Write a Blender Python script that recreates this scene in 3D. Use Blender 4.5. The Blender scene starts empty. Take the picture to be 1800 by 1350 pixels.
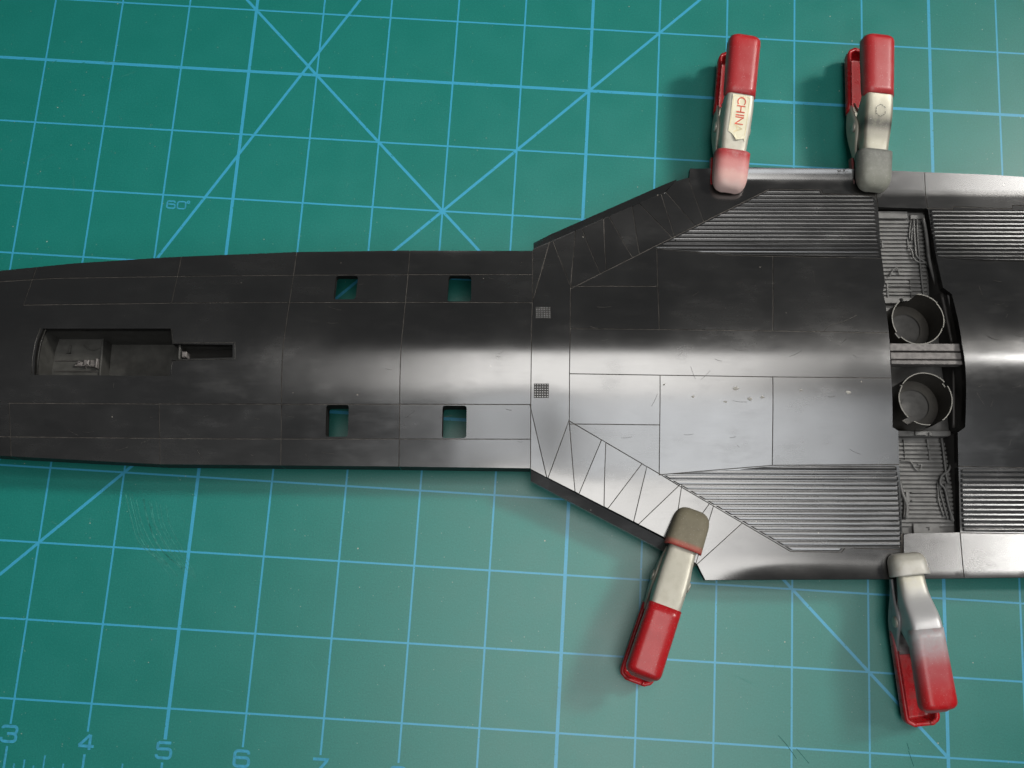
import bpy, bmesh, math, random
import numpy as np
from mathutils import Vector, Matrix
from mathutils.geometry import delaunay_2d_cdt

S = 0.0254                      # the mat is ruled in inches; everything below is in inches times S
random.seed(7)
scene = bpy.context.scene
COL = scene.collection

# ------------------------------------------------------------------ camera
def rodrigues(w):
    w = np.array(w, float); th = np.linalg.norm(w); k = w / th
    K = np.array([[0, -k[2], k[1]], [k[2], 0, -k[0]], [-k[1], k[0], 0]])
    return np.eye(3) + math.sin(th) * K + (1 - math.cos(th)) * K @ K
FOC = 1900.0
RC = rodrigues((2.9192, 0.0894, -0.0046))
CC = np.array([9.2879, 2.2875, 14.4914])
cam = bpy.data.objects.new("camera", bpy.data.cameras.new("camera"))
COL.objects.link(cam)
cam.data.sensor_width = 36.0
cam.data.lens = FOC / 1800 * 36.0
cam.data.clip_start = 0.01
cam.data.clip_end = 50
m = Matrix.Identity(4)
for i in range(3):
    m[i][0] = RC[0][i]; m[i][1] = -RC[1][i]; m[i][2] = -RC[2][i]; m[i][3] = CC[i] * S
cam.matrix_world = m
scene.camera = cam

# ------------------------------------------------------------------ world, lamps, exposure
world = bpy.data.worlds.new("World"); scene.world = world; world.use_nodes = True
bg = world.node_tree.nodes["Background"]
bg.inputs[0].default_value = (0.90, 0.95, 1.0, 1); bg.inputs[1].default_value = 0.06
def area(name, loc, target, sx, sy, radiance, color):
    l = bpy.data.lights.new(name, 'AREA'); l.shape = 'RECTANGLE'
    l.size = sx * S; l.size_y = sy * S
    l.energy = radiance * math.pi * (sx * S) * (sy * S); l.color = color
    o = bpy.data.objects.new(name, l); COL.objects.link(o)
    o.location = Vector(loc) * S
    d = (Vector(target) - Vector(loc)).normalized()
    o.rotation_euler = d.to_track_quat('-Z', 'Y').to_euler()
    return o
area("ceiling_lamp", (14.0, 2.5, 41.0), (14.0, 2.5, 0), 17, 27, 4.3, (1.0, 0.975, 0.94))
area("tube_lamp", (44.5, 15.0, 41.0), (44.5, 15.0, 0), 22, 3.2, 25.0, (1.0, 0.975, 0.94))
area("window_light", (20.0, -19.0, 38.0), (15.0, 0.0, 0), 18, 16, 3.3, (0.95, 0.975, 1.0))
bench = area("bench_lamp", (44.0, 24.0, 37.0), (6.5, 7.5, 0), 6.5, 8.5, 3.7, (1.0, 0.96, 0.90))
bench.data.spread = math.radians(30)          # a shaded reflector lamp aimed at the middle of the mat
scene.view_settings.view_transform = 'Standard'
scene.view_settings.look = 'None'
scene.view_settings.exposure = 0.0
scene.view_settings.gamma = 1.0

# ------------------------------------------------------------------ helpers
def unp(px, py, z):
    "photo measurement to a point (inches) on the level plane at height z"
    d = np.array([(px - 900) / FOC, (py - 675) / FOC, 1.0]) @ RC
    return CC + d * ((z - CC[2]) / d[2])
def link(o, parent=None):
    COL.objects.link(o)
    if parent is not None: o.parent = parent
    return o
def tag(o, label=None, cat=None, group=None, kind=None):
    if label: o["label"] = label
    if cat: o["category"] = cat
    if group: o["group"] = group
    if kind: o["kind"] = kind
    return o
def mesh_obj(name, verts, faces, mat, parent=None, smooth=False):
    me = bpy.data.meshes.new(name)
    me.from_pydata([(v[0] * S, v[1] * S, v[2] * S) for v in verts], [], faces)
    me.materials.append(mat); me.update()
    if smooth: me.shade_smooth()
    return link(bpy.data.objects.new(name, me), parent)
def merge(parts):
    V, F = [], []
    for v, f in parts:
        n = len(V); V += [tuple(p) for p in v]; F += [[i + n for i in q] for q in f]
    return V, F
def box(x0, x1, y0, y1, z0, z1, c=0.0):
    "box with chamfered top edges"
    if c <= 0:
        v = [(x0,y0,z0),(x1,y0,z0),(x1,y1,z0),(x0,y1,z0),(x0,y0,z1),(x1,y0,z1),(x1,y1,z1),(x0,y1,z1)]
        return v, [[3,2,1,0],[4,5,6,7],[0,1,5,4],[1,2,6,5],[2,3,7,6],[3,0,4,7]]
    v = [(x0,y0,z0),(x1,y0,z0),(x1,y1,z0),(x0,y1,z0),(x0,y0,z1-c),(x1,y0,z1-c),(x1,y1,z1-c),(x0,y1,z1-c),
         (x0+c,y0+c,z1),(x1-c,y0+c,z1),(x1-c,y1-c,z1),(x0+c,y1-c,z1)]
    return v, [[3,2,1,0],[8,9,10,11],[0,1,5,4],[1,2,6,5],[2,3,7,6],[3,0,4,7],[4,5,9,8],[5,6,10,9],[6,7,11,10],[7,4,8,11]]
def tube(pts, r, n=8):
    pts = [Vector(p) for p in pts]; V, F = [], []
    for i, p in enumerate(pts):
        a = pts[max(i - 1, 0)]; b = pts[min(i + 1, len(pts) - 1)]
        t = (b - a).normalized()
        up = Vector((0, 0, 1)) if abs(t.z) < .9 else Vector((1, 0, 0))
        s = t.cross(up).normalized(); q = s.cross(t)
        for k in range(n):
            an = 2 * math.pi * k / n
            V.append(tuple(p + r * (math.cos(an) * s + math.sin(an) * q)))
    for i in range(len(pts) - 1):
        for k in range(n):
            F.append([i*n+k, i*n+(k+1) % n, (i+1)*n+(k+1) % n, (i+1)*n+k])
    F.append(list(range(n))[::-1]); F.append([(len(pts)-1)*n+k for k in range(n)])
    return V, F
def curve_pts(pts, n=6):
    "Catmull-Rom through pts"
    P = [Vector(p) for p in pts]; P = [2*P[0]-P[1]] + P + [2*P[-1]-P[-2]]; out = []
    for i in range(1, len(P) - 2):
        for k in range(n):
            t = k / n
            out.append(.5*((2*P[i]) + (P[i+1]-P[i-1])*t + (2*P[i-1]-5*P[i]+4*P[i+1]-P[i+2])*t*t + (3*P[i]-P[i-1]-3*P[i+1]+P[i+2])*t**3))
    out.append(P[-2]); return out
def ribbon(pts, w, z, closed=False):
    P = [Vector((p[0], p[1])) for p in pts]; n = len(P); V, F = [], []
    for i, p in enumerate(P):
        a = P[(i-1) % n] if (closed or i > 0) else p; b = P[(i+1) % n] if (closed or i < n-1) else p
        d1 = (p - a).normalized() if (p-a).length > 1e-9 else (b-p).normalized()
        d2 = (b - p).normalized() if (b-p).length > 1e-9 else d1
        t = (d1 + d2).normalized(); nn = Vector((-t.y, t.x)); k = w / 2 / max(.5, t.dot(d1))
        V += [(p.x + nn.x*k, p.y + nn.y*k, z), (p.x - nn.x*k, p.y - nn.y*k, z)]
    for i in range(n if closed else n - 1):
        j = (i+1) % n; F.append([2*i+1, 2*j+1, 2*j, 2*i])
    return V, F

# ------------------------------------------------------------------ materials
class NT:
    def __init__(s, name):
        s.m = bpy.data.materials.new(name); s.m.use_nodes = True
        s.t = s.m.node_tree; s.n = s.t.nodes; s.b = s.n["Principled BSDF"]
    def node(s, ty, **kw):
        n = s.n.new(ty)
        for k, v in kw.items():
            if hasattr(n, k): setattr(n, k, v)
            else: n.inputs[k].default_value = v
        return n
    def put(s, a, sock):
        if isinstance(a, (int, float)): sock.default_value = a
        elif isinstance(a, (tuple, list)): sock.default_value = tuple(a) + ((1,) if len(a) == 3 and sock.type == 'RGBA' else ())
        else: s.t.links.new(a, sock)
    def math(s, op, a, b=0.0, c=None, clamp=False):
        n = s.n.new("ShaderNodeMath"); n.operation = op; n.use_clamp = clamp
        s.put(a, n.inputs[0]); s.put(b, n.inputs[1])
        if c is not None: s.put(c, n.inputs[2])
        return n.outputs[0]
    def mix(s, f, a, b):
        n = s.n.new("ShaderNodeMix"); n.data_type = 'RGBA'
        s.put(f, n.inputs[0]); s.put(a, n.inputs[6]); s.put(b, n.inputs[7]); return n.outputs[2]
    def ramp(s, f, a, b, c=0.0, d=1.0):
        n = s.n.new("ShaderNodeMapRange"); n.interpolation_type = 'SMOOTHSTEP'
        s.put(f, n.inputs[0]); s.put(a, n.inputs[1]); s.put(b, n.inputs[2]); s.put(c, n.inputs[3]); s.put(d, n.inputs[4])
        return n.outputs[0]
    def coords(s, scale=(1,1,1)):
        "object coordinates in inches"
        tc = s.n.new("ShaderNodeTexCoord"); mp = s.n.new("ShaderNodeMapping")
        s.t.links.new(tc.outputs["Object"], mp.inputs[0]); mp.inputs["Scale"].default_value = tuple(k / S for k in scale)
        return mp.outputs[0]
    def noise(s, co, scale, detail=3.0, rough=.55):
        n = s.n.new("ShaderNodeTexNoise"); s.t.links.new(co, n.inputs["Vector"])
        n.inputs["Scale"].default_value = scale; n.inputs["Detail"].default_value = detail; n.inputs["Roughness"].default_value = rough
        return n.outputs[0]
    def specks(s, co, scale, size, frac):
        "sparse round specks"
        n = s.n.new("ShaderNodeTexVoronoi"); s.t.links.new(co, n.inputs["Vector"]); n.inputs["Scale"].default_value = scale
        w = s.n.new("ShaderNodeTexWhiteNoise"); w.noise_dimensions = '3D'; s.t.links.new(n.outputs["Position"], w.inputs["Vector"])
        on = s.math('LESS_THAN', w.outputs["Value"], frac)
        sz = s.math('MULTIPLY', w.outputs["Value"], size / frac)
        return s.math('MULTIPLY', on, s.math('LESS_THAN', n.outputs["Distance"], sz))
    def bump(s, h, strength, dist):
        n = s.n.new("ShaderNodeBump"); s.put(h, n.inputs["Height"]); n.inputs["Strength"].default_value = strength
        n.inputs["Distance"].default_value = dist * S; s.t.links.new(n.outputs[0], s.b.inputs["Normal"])
    def set(s, **kw):
        for k, v in kw.items(): s.put(v, s.b.inputs[{"color":"Base Color","rough":"Roughness","metal":"Metallic","spec":"Specular IOR Level"}[k]])
        return s.m
    def sep(s, co):
        n = s.n.new("ShaderNodeSeparateXYZ"); s.t.links.new(co, n.inputs[0]); return n.outputs

def mat_plastic():
    t = NT("black_styrene"); co = t.coords()
    big = t.noise(co, .9, 3); fine = t.noise(co, 14, 4)
    streak = t.noise(t.coords((3.0, 70, 12)), 1.0, 2, .5)
    sp = t.specks(co, 11.0, .11, .06)
    col = t.mix(t.ramp(big, .35, .7), (.0065,.0062,.0058), (.0100,.0096,.0090))
    col = t.mix(t.ramp(streak, .55, .8, 0, .22), col, (.028,.027,.026))
    col = t.mix(sp, col, (.32,.29,.25))
    smear = t.noise(t.coords((1.0, 2.2, 1)), 1.7, 5, .62); sm = t.ramp(smear, .46, .78)
    col = t.mix(t.math('MULTIPLY', sm, .10), col, (.030,.028,.026))
    inf = t.n.new("ShaderNodeObjectInfo")
    r = t.math('ADD', t.ramp(big, .3, .75, .19, .25), t.math('MULTIPLY', streak, .03))
    r = t.math('ADD', r, t.math('MULTIPLY', sm, .055))
    r = t.math('ADD', r, t.math('MULTIPLY', t.math('SUBTRACT', inf.outputs["Random"], .5), .05))
    t.bump(t.math('ADD', t.math('MULTIPLY', streak, .5), t.math('MULTIPLY', big, .1)), .006, .006)
    t.b.inputs["IOR"].default_value = 2.0
    return t.set(color=col, rough=r, spec=.85)
def mat_simple(name, color, rough=.5, spec=.5, var=.25, nscale=6, metal=0.0, bump=.0):
    t = NT(name); co = t.coords(); n = t.noise(co, nscale, 4)
    c2 = tuple(min(1, k * (1 + var)) for k in color); c1 = tuple(k * (1 - var) for k in color)
    if bump: t.bump(t.noise(co, nscale * 6, 3), bump, .01)
    return t.set(color=t.mix(t.ramp(n, .3, .7), c1, c2), rough=t.math('ADD', rough - .06, t.math('MULTIPLY', n, .12)), spec=spec, metal=metal)
M = {}
M["plastic"] = mat_plastic()
M["edge"] = mat_simple("matte_shade_edge", (.010,.0097,.009), .65, .25, .2, 9)  # matte copy of the plastic: shade put into the side walls, mirrors no mat
M["groove"] = mat_simple("dusty_groove", (.105,.097,.088), .85, .2, .35, 9)
M["bay"] = mat_simple("grey_resin", (.135,.134,.130), .5, .5, .22, 8, bump=.05)
M["bay_dark"] = mat_simple("dark_resin", (.035,.033,.031), .5, .5, .3, 6)
M["cup"] = mat_simple("olive_styrene", (.040,.036,.029), .45, .5, .25, 6)
M["cup_floor"] = mat_simple("well_floor_grey", (.075,.073,.069), .5, .5, .25, 7)
M["cup_rim"] = mat_simple("sanded_rim", (.20,.195,.175), .6, .4, .15, 12)
M["cockpit"] = mat_simple("cockpit_grey", (.050,.050,.046), .55, .4, .2, 8)
M["console"] = mat_simple("console_grey", (.14,.13,.125), .5, .5, .3, 16)

def mat_cutting():
    t = NT("cutting_mat_vinyl"); co = t.coords(); x, y, z = t.sep(co)
    def lines(c, hw):                     # unit-spaced lines
        d = t.math('ABSOLUTE', t.math('SUBTRACT', t.math('FRACT', t.math('ADD', c, .5)), .5))
        return t.math('LESS_THAN', d, hw)
    def heavy(c, hw):                     # every fifth line
        d = t.math('ABSOLUTE', t.math('SUBTRACT', t.math('FRACT', t.math('ADD', t.math('DIVIDE', c, 5.0), .5)), .5))
        return t.math('LESS_THAN', d, hw / 5)
    def mx(*a):
        r = a[0]
        for k in a[1:]: r = t.math('MAXIMUM', r, k)
        return r
    vert = t.math('MULTIPLY', mx(lines(x, .0125), heavy(x, .022)), t.math('GREATER_THAN', y, t.math('MULTIPLY_ADD', x, -.035, .795)))
    hor = t.math('MULTIPLY', mx(lines(y, .0125), heavy(y, .022)), t.math('GREATER_THAN', y, .9))
    d1 = t.math('LESS_THAN', t.math('ABSOLUTE', t.math('SUBTRACT', x, y)), .0195 * 1.414)
    d2 = t.math('LESS_THAN', t.math('ABSOLUTE', t.math('SUBTRACT', t.math('ADD', x, y), 16.0)), .0195 * 1.414)
    d3 = t.math('LESS_THAN', t.math('ABSOLUTE', t.math('SUBTRACT', t.math('SUBTRACT', x, 5.26), t.math('MULTIPLY', t.math('SUBTRACT', y, 9.12), 1/1.70))), .0195 * 1.16)
    ink = mx(vert, hor, t.math('MULTIPLY', mx(d1, d2, d3), t.math('GREATER_THAN', y, 1.0)))
    # knife scratches wear the print and leave pale scores
    sc = t.noise(t.coords((3.2, .8, 1)), 2.6, 2)
    fine = t.noise(co, 130, 2); mid = t.noise(co, 2.0, 4); gr = t.noise(co, 38, 3)
    worn = t.math('LESS_THAN', t.noise(co, 17, 4), .335)
    ink = t.math('MULTIPLY', ink, t.math('SUBTRACT', 1.0, t.math('MULTIPLY', worn, .75)))
    base = t.mix(t.ramp(mid, .3, .7), (.0040,.180,.150), (.0048,.190,.160))
    base = t.mix(t.ramp(fine, .60, .75, 0, .32), base, (.09,.22,.19))
    base = t.mix(t.ramp(gr, .60, .8, 0, .25), base, (.012,.10,.08))
    peb = t.noise(co, 46, 2, .7)
    base = t.mix(t.ramp(peb, .52, .70, 0, .34), base, (.030,.255,.215)); base = t.mix(t.ramp(peb, .48, .30, 0, .34), base, (.001,.115,.092))
    col = t.mix(ink, base, t.mix(t.ramp(gr, .4, .7, 0, .35), (.040,.345,.545), (.030,.27,.40)))
    col = t.mix(t.math('MULTIPLY', t.specks(co, 8.0, .085, .13), .85), col, (.42,.42,.34))
    col = t.mix(t.math('MULTIPLY', t.specks(co, 26.0, .22, .06), .45), col, (.30,.40,.34))
    t.bump(t.math('ADD', fine, peb), .20, .005)
    return t.set(color=col, rough=t.ramp(mid, .3, .7, .325, .355), spec=.70)
M["mat"] = mat_cutting()
M["ink"] = mat_simple("printed_ink", (.035,.30,.46), .5, .5, .15, 20)

# ------------------------------------------------------------------ cutting mat
v, f = box(-1.2, 24.8, -1.2, 18.8, -.12, 0.0, .02)
matobj = tag(mesh_obj("cutting_mat", v, f, M["mat"]), "green self-healing cutting mat printed with a light blue inch grid and diagonals", "cutting mat")
def arc(cx, cy, rx, ry, a0, a1, n=6):
    return [(cx + rx*math.cos(math.radians(a0+(a1-a0)*k/n)), cy + ry*math.sin(math.radians(a0+(a1-a0)*k/n))) for k in range(n+1)]
R_ = .22
GLYPH = {   # wide rounded-square strokes in a 1 x 1 cell
    "0": [([*arc(R_,1-R_,R_,R_,180,90), *arc(1-R_,1-R_,R_,R_,90,0), *arc(1-R_,R_,R_,R_,0,-90), *arc(R_,R_,R_,R_,-90,-180)], True)],
    "3": [([(0,.85),*arc(.15,.85,.15,.15,170,90,3), *arc(.8,.8,.2,.2,90,0), *arc(.82,.70,.18,.18,0,-90), (.35,.52)], False), ([*arc(.8,.3,.2,.22,90,0), *arc(.78,.22,.22,.22,0,-90), *arc(.22,.22,.22,.22,-90,-180), (0,.27)], False)],
    "4": [([(.74,0),(.74,1)], False), ([(.70,.98),(.0,.26)], False), ([(-.02,.24),(1.04,.24)], False)],
    "5": [([(.95,1),(.06,1)], False), ([(.06,1),(.03,.58)], False), ([(.02,.58),(.75,.6),*arc(.78,.38,.22,.22,90,0),*arc(.78,.22,.22,.22,0,-90),*arc(.22,.22,.22,.22,-90,-180)], False)],
    "6": [([(.96,.80),*arc(.78,.80,.18,.20,20,90,3),*arc(.22,.78,.22,.22,90,180),*arc(.22,.22,.22,.22,180,270),*arc(.78,.22,.22,.22,-90,0)], False), ([(1.0,.24),*arc(.78,.34,.22,.22,0,90),(.02,.56)], False)],
    "7": [([(0,1),(.98,1),(.95,.9),(.40,.2),(.36,0)], False)],
    "8": [([*arc(.22,.78,.20,.22,90,270),*arc(.78,.78,.20,.22,-90,90)], True), ([*arc(.22,.28,.22,.28,90,270),*arc(.78,.28,.22,.28,-90,90)], True)],
    "9": [([(.05,.18),*arc(.22,.18,.18,.18,180,270,3),*arc(.78,.22,.22,.22,-90,0),*arc(.78,.78,.22,.22,0,90),*arc(.22,.78,.22,.22,90,180),*arc(.22,.66,.22,.22,180,270),(.98,.44)], False)],
    "1": [([(.2,.8),(.5,1),(.5,0)], False)], "2": [([(.02,.8),*arc(.22,.8,.2,.2,170,90),*arc(.78,.78,.22,.22,90,-30),(.05,.0),(1,0)], False)],
}
def print_glyphs(text, x, y, w, h, sw, gap):
    for ch in text:
        parts = []
        for pts, closed in GLYPH[ch]:
            parts.append(ribbon([(x + p[0]*w, y + p[1]*h) for p in pts], sw, .0022 + .0015*len(parts), closed))
        V, F = merge(parts); mesh_obj("printed_number", V, F, M["ink"], matobj)
        x += w + gap
for k in range(3, 10):
    print_glyphs(str(k), k - .09, .475 - .04*(k-3), .185, .185, .036, .05)
print_glyphs("60", 4.075, 7.805, .115, .105, .020, .035)
V, F = ribbon([(4.375 + p[0], 7.91 + p[1]) for p in arc(0, 0, .017, .017, 0, 330, 10)], .016, .0022, True)
mesh_obj("printed_degree_sign", V, F, M["ink"], matobj)
for k in range(20, 82):
    xx = k / 8; h = .42 if k % 8 == 0 else .355 if k % 4 == 0 else .28 if k % 2 == 0 else .22
    h -= .04*(xx-3)
    V, F = ribbon([(xx, -.3), (xx, h)], .030 if k % 8 == 0 else .02, .0022); mesh_obj("ruler_tick", V, F, M["ink"], matobj)

M["cut"] = mat_simple("cut_vinyl", (.055,.25,.215), .6, .2, .3, 14)
M["cut_dark"] = mat_simple("open_cut", (.005,.095,.082), .8, .2, .3, 14)
def cut(pts, w, mt):
    q = [unp(*p, 0) for p in pts]; c = curve_pts([(p[0], p[1], 0) for p in q], 5)
    V, F = ribbon([(p.x, p.y) for p in c], w, .0016); mesh_obj("knife_cut", V, F, M[mt], matobj)
for i in range(11):
    o = i*5.5 + random.uniform(-3,3); b = random.uniform(-6,6)
    cut([(222+o*1.2, 872+b+o*.3), (232+o*1.15, 915+b+o*.2), (252+o*1.3+b, 960+b+o*.25), (286+o*.9+random.uniform(0,14), 1004+b+random.uniform(-6,18))], random.uniform(.004,.009), "cut")
for p in ([(1368,1293),(1380,1306),(1392,1322),(1400,1334)], [(1400,1316),(1412,1330),(1422,1342)], [(1597,1320),(1601,1332),(1606,1347)], [(1598,1318),(1594,1306)]): cut(p, .008, "cut_dark")
for k in range(26):
    x0, y0 = random.choice([(random.uniform(20,900), random.uniform(20,400)), (random.uniform(40,1000), random.uniform(900,1250)), (random.uniform(1250,1780), random.uniform(1060,1330))]); a = random.uniform(0, 6.28); l = random.uniform(8, 42)
    cut([(x0,y0), (x0+l*.5*math.cos(a)+2, y0+l*.5*math.sin(a)), (x0+l*math.cos(a), y0+l*math.sin(a))], random.uniform(.003,.006), "cut")

# ------------------------------------------------------------------ the aircraft model: frame and height of its skin
LIFT = .12                       # the clamps hold the shell this far off the mat
O2 = unp(935, 617, 1.0 + LIFT)
A2, B2 = unp(0, 617, 1.0 + LIFT), unp(1560, 624, 1.0 + LIFT)
ANG = math.atan2(B2[1]-A2[1], B2[0]-A2[0]); CA, SA = math.cos(ANG), math.sin(ANG)
def to_uv(p): return ((p[0]-O2[0])*CA + (p[1]-O2[1])*SA, -(p[0]-O2[0])*SA + (p[1]-O2[1])*CA)
def to_xy(u, v): return (O2[0] + u*CA - v*SA, O2[1] + u*SA + v*CA)
def sstep(x, a, b):
    t = np.clip((x - a) / (b - a), 0, 1); return t*t*(3-2*t)
SEAM = None                       # (v, u) along the bay seams, once they are known: the shell steps there
def skin(u, v):
    u = np.asarray(u, float); v = np.asarray(v, float)
    wing = sstep(u, -1.1, .25)
    W = 1.50 + .25 * sstep(u, -.9, 1.1)
    a = np.clip(np.abs(v) / W, 0, 1); k = .5 * (1 - wing)
    b = (1 - k) * .5 * (1 + np.cos(math.pi * a)) + k * (1 - a * a)
    top = .95 - .04 * sstep(-u, 3.0, 8.0); low = .5 + .04 * wing
    d = np.abs(v) - 1.25; droop = wing * .15 * .5 * (d + np.sqrt(d * d + .03))
    if SEAM is None: aft = sstep(u, 4.62, 4.86)
    else: aft = np.clip((u - np.interp(v, SEAM[0], SEAM[1])) / .002 + .5, 0, 1)
    sp = lambda q, e: .5 * (q + np.sqrt(q * q + e))
    up = (1-aft) * sstep(u, 2.3, 3.0) * 2.2 * np.clip(v - 2.59, 0, 2)**2 + aft * .285 * sp(v - 2.43, .0006)
    dn = (1-aft) * sstep(u, 1.6, 3.4) * 1.0 * np.clip(-v - 2.50, 0, 2)**2 + aft * (.255 * sp(-v - 2.20, .0012) - 1.6 * np.clip(-v - 2.74, 0, 2)**2)
    lip = np.where(v > 0, up, dn)
    return low + (top - low) * b - droop + lip
def surf(px, py, dz=0.0):
    "photo measurement to (u, v) on the skin"
    z = .8
    for _ in range(12):
        u, v = to_uv(unp(px, py, z + LIFT)); z = float(skin(u, v)) + dz
    return (u, v)
def at(px, py, z): return to_uv(unp(px, py, z + LIFT))
def inside(pts, poly):
    x, y = pts[:,0], pts[:,1]; r = np.zeros(len(pts), bool); n = len(poly)
    for i in range(n):
        x0, y0 = poly[i]; x1, y1 = poly[(i+1) % n]
        c = ((y0 > y) != (y1 > y))
        with np.errstate(divide='ignore', invalid='ignore'): r ^= c & (x < (x1-x0)*(y-y0)/(y1-y0+1e-15)+x0)
    return r
root = bpy.data.objects.new("model_aircraft", None); COL.objects.link(root)
root.location = (O2[0]*S, O2[1]*S, LIFT*S); root.rotation_euler = (0, 0, ANG)
tag(root, "unfinished black plastic model jet half lying on the cutting mat, wheel bays and cockpit open", "model aircraft")

OUT = [(-150,494),(0,476),(130,463),(300,452),(520,443),(700,440.5),(936,441),(937.8,438),(1147.6,347.6),(1169,338.7),(1186.7,319),(1211.6,312),(1213,296),(1320,294),(1500,297),(1570,300),(1640,303),(1740,307),(1800,311),(1960,319),
       (1960,1015),(1800,1015),(1640,1017),(1550,1018),(1240,1019.5),(1226,992),(1165.6,943),(933,824),(932,823),(701,820),(493,818),(281,816),(130,808),(0,801),(-150,791)]
BAY = [(1544,364),(1631,366.7),(1642,429),(1658,505.5),(1673,516.7),(1691,604),(1696.6,639),(1696.6,751),(1683.6,760.5),(1686,850),(1688,936),(1588,938),(1585.6,922),(1582.5,848),(1579,757),(1569,751),(1565,639),(1560,562),(1555.6,530),(1552,513),(1555.5,495),(1550,453)]
PIT = [(75,577.5),(300,577.5),(303,604.5),(409,606),(409,628.5),(302,631.5),(298,661),(60,659),(61,630),(66,600)]
WIN = [[(590.6,485),(629.7,485),(624.8,526),(585.7,526)], [(788.6,484.5),(828.5,485),(828,529.7),(785.4,529.7)],
       [(573.4,711.8),(613.3,711.8),(611.3,767.6),(572,767.6)], [(778,713),(820.4,713),(819.7,770),(776.4,770)]]
def rounded(poly, r):
    out = []; n = len(poly)
    for i in range(n):
        p = Vector(poly[i]); a = Vector(poly[i-1]); b = Vector(poly[(i+1) % n])
        p0 = p + (a-p).normalized()*r; p1 = p + (b-p).normalized()*r
        for k in range(4):
            t = k/3; q = p0*(1-t)**2 + p*2*t*(1-t) + p1*t*t; out.append((q.x, q.y))
    return out
LINES = [
 [(-150,508),(13,494),(98,489),(319,485.5),(500,483.5),(720,482.5),(937,482)], [(-150,545),(39,536),(313,532.5),(510,531.5),(937,531.5)],
 [(-150,706),(0,708.5),(280,710),(495,710.5),(935,711)], [(-150,765),(0,767.5),(280,770.5),(450,771.5),(935,772)],
 [(66,465),(41,537)], [(16,708),(19,806)], [(319,448),(301.5,533)], [(279.7,709),(281,818)],
 [(521,440),(509,531),(503,570),(498,606),(496,640),(495,710),(493,820)],
 [(720.5,437),(713,531),(709,570),(705,610),(703.7,640),(702.6,710),(701,822)],
 [(937,438),(936,531),(934.5,580),(934,615),(933.4,660),(933,710),(932.5,826)],
 [(1003,500),(1002.5,578),(1001.5,620),(1001,657),(1000.5,742)],
 [(1001,508.5),(1147.5,434.7),(1352,332.6),(1442.7,333),(1446,340.4),(1540,344)],
 [(999,739),(1160,833.5),(1390,969.5),(1479,970.6),(1485.5,963),(1590,966)],
 [(1001,577.5),(1158,579),(1358,581.5),(1562,585)], [(1000,657),(1160,659.5),(1358,662.5),(1567,664.5)],
 [(1155,434),(1156.5,503),(1158,540),(1159,580)], [(1160,659),(1158.8,834)], [(1359,452),(1358,582)], [(1358,662),(1357.5,819)],
 [(1012,503),(1157,503)], [(1007,745.4),(1160,747)],
 [(1146,434.7),(1169,439),(1290,449),(1551,454)], [(1159,834.6),(1260,826),(1358,818),(1583,816.5)],
 [(1544,365),(1540,343),(1537,292)], [(1588,937),(1587,967),(1590,1022)], [(1688,935),(1693,1000),(1694,1022)], [(1625,299),(1627,339),(1631,367)],
 [(1690,588),(1800,589),(1960,590)], [(1695,666.5),(1800,667),(1960,667.5)],
 [(1630,366),(1675,367),(1676,363),(1750,366),(1779,366.5),(1780,361),(1960,366)], [(1642,455),(1720,460),(1960,472)],
 [(1684,820),(1800,822),(1960,825)], [(1686,936.5),(1735,937.5),(1960,940)],
 [(1000.5,738),(1011,865)],[(1000.5,738),(964,838)],[(933,718),(961,838)],[(1057.5,773),(1019,865)],[(1064.9,777),(1061.9,889)],[(1128.5,815),(1070,892)],
 [(1137,822),(1114,916)],[(1192,855),(1123,921)],[(1197.5,860),(1183,955)],[(1245,888),(1190,965)],[(1253,893),(1222,995)],[(1304,920),(1236,982)],
 [(966.4,424),(940,517)],[(973,424),(1003,502)],[(1012,404),(1003,508)],[(1024,404),(1056,482)],[(1061.5,385),(1066,478)],[(1071,381),(1113,453)],
 [(1111,362),(1125,447)],[(1124,358),(1182.5,418)],[(1162,340),(1186,416)],[(1173,340),(1223,398)],[(1213,322),(1238,392)],[(1238,333),(1278,371)],
]
def densify(pts, step, closed=False):
    out = []; n = len(pts)
    for i in range(n if closed else n - 1):
        a, b = pts[i], pts[(i+1) % n]; k = max(1, int(math.hypot(b[0]-a[0], b[1]-a[1]) / step))
        out += [(a[0]+(b[0]-a[0])*j/k, a[1]+(b[1]-a[1])*j/k) for j in range(k)]
    if not closed: out.append(pts[-1])
    return out
outU = densify([surf(*p) for p in OUT], .09, True)
bayU = densify([surf(*p) for p in BAY], .09, True)
pitU = densify([surf(*p) for p in PIT], .09, True)
winU = [densify([surf(*p) for p in rounded(w, 5)], .09, True) for w in WIN]
holes = [bayU, pitU] + winU
VV, EE = [], []
def add_chain(pts, closed):
    n0 = len(VV); VV.extend(pts); n = len(pts)
    for i in range(n if closed else n - 1): EE.append((n0 + i, n0 + (i+1) % n))
for loop in [outU] + holes: add_chain(loop, True)
n_border = len(EE)
def longer(ln, d):
    (x0, y0), (x1, y1) = ln; L = math.hypot(x1-x0, y1-y0); ux, uy = (x1-x0)/L*d, (y1-y0)/L*d
    return [(x0-ux, y0-uy), (x1+ux, y1+uy)]
i0 = LINES.index([(1000.5,738),(1011,865)])
LINES = LINES[:i0] + [longer(l, 6) for l in LINES[i0:]]
def extend(ln, d):
    return [longer(ln[:2], d)[0]] + list(ln[1:-1]) + [longer(ln[-2:], d)[1]]
LINES = [extend(l, 9) for l in LINES]
for ln in LINES: add_chain(densify([surf(*p) for p in ln], .09), False)
seg = np.array([[*VV[a], *VV[b]] for a, b in EE])
SEAM_PTS = sorted((q[1], q[0]) for ln in LINES if ln[1] in ((1540,343), (1587,967)) for q in [surf(*p) for p in ln])
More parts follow.
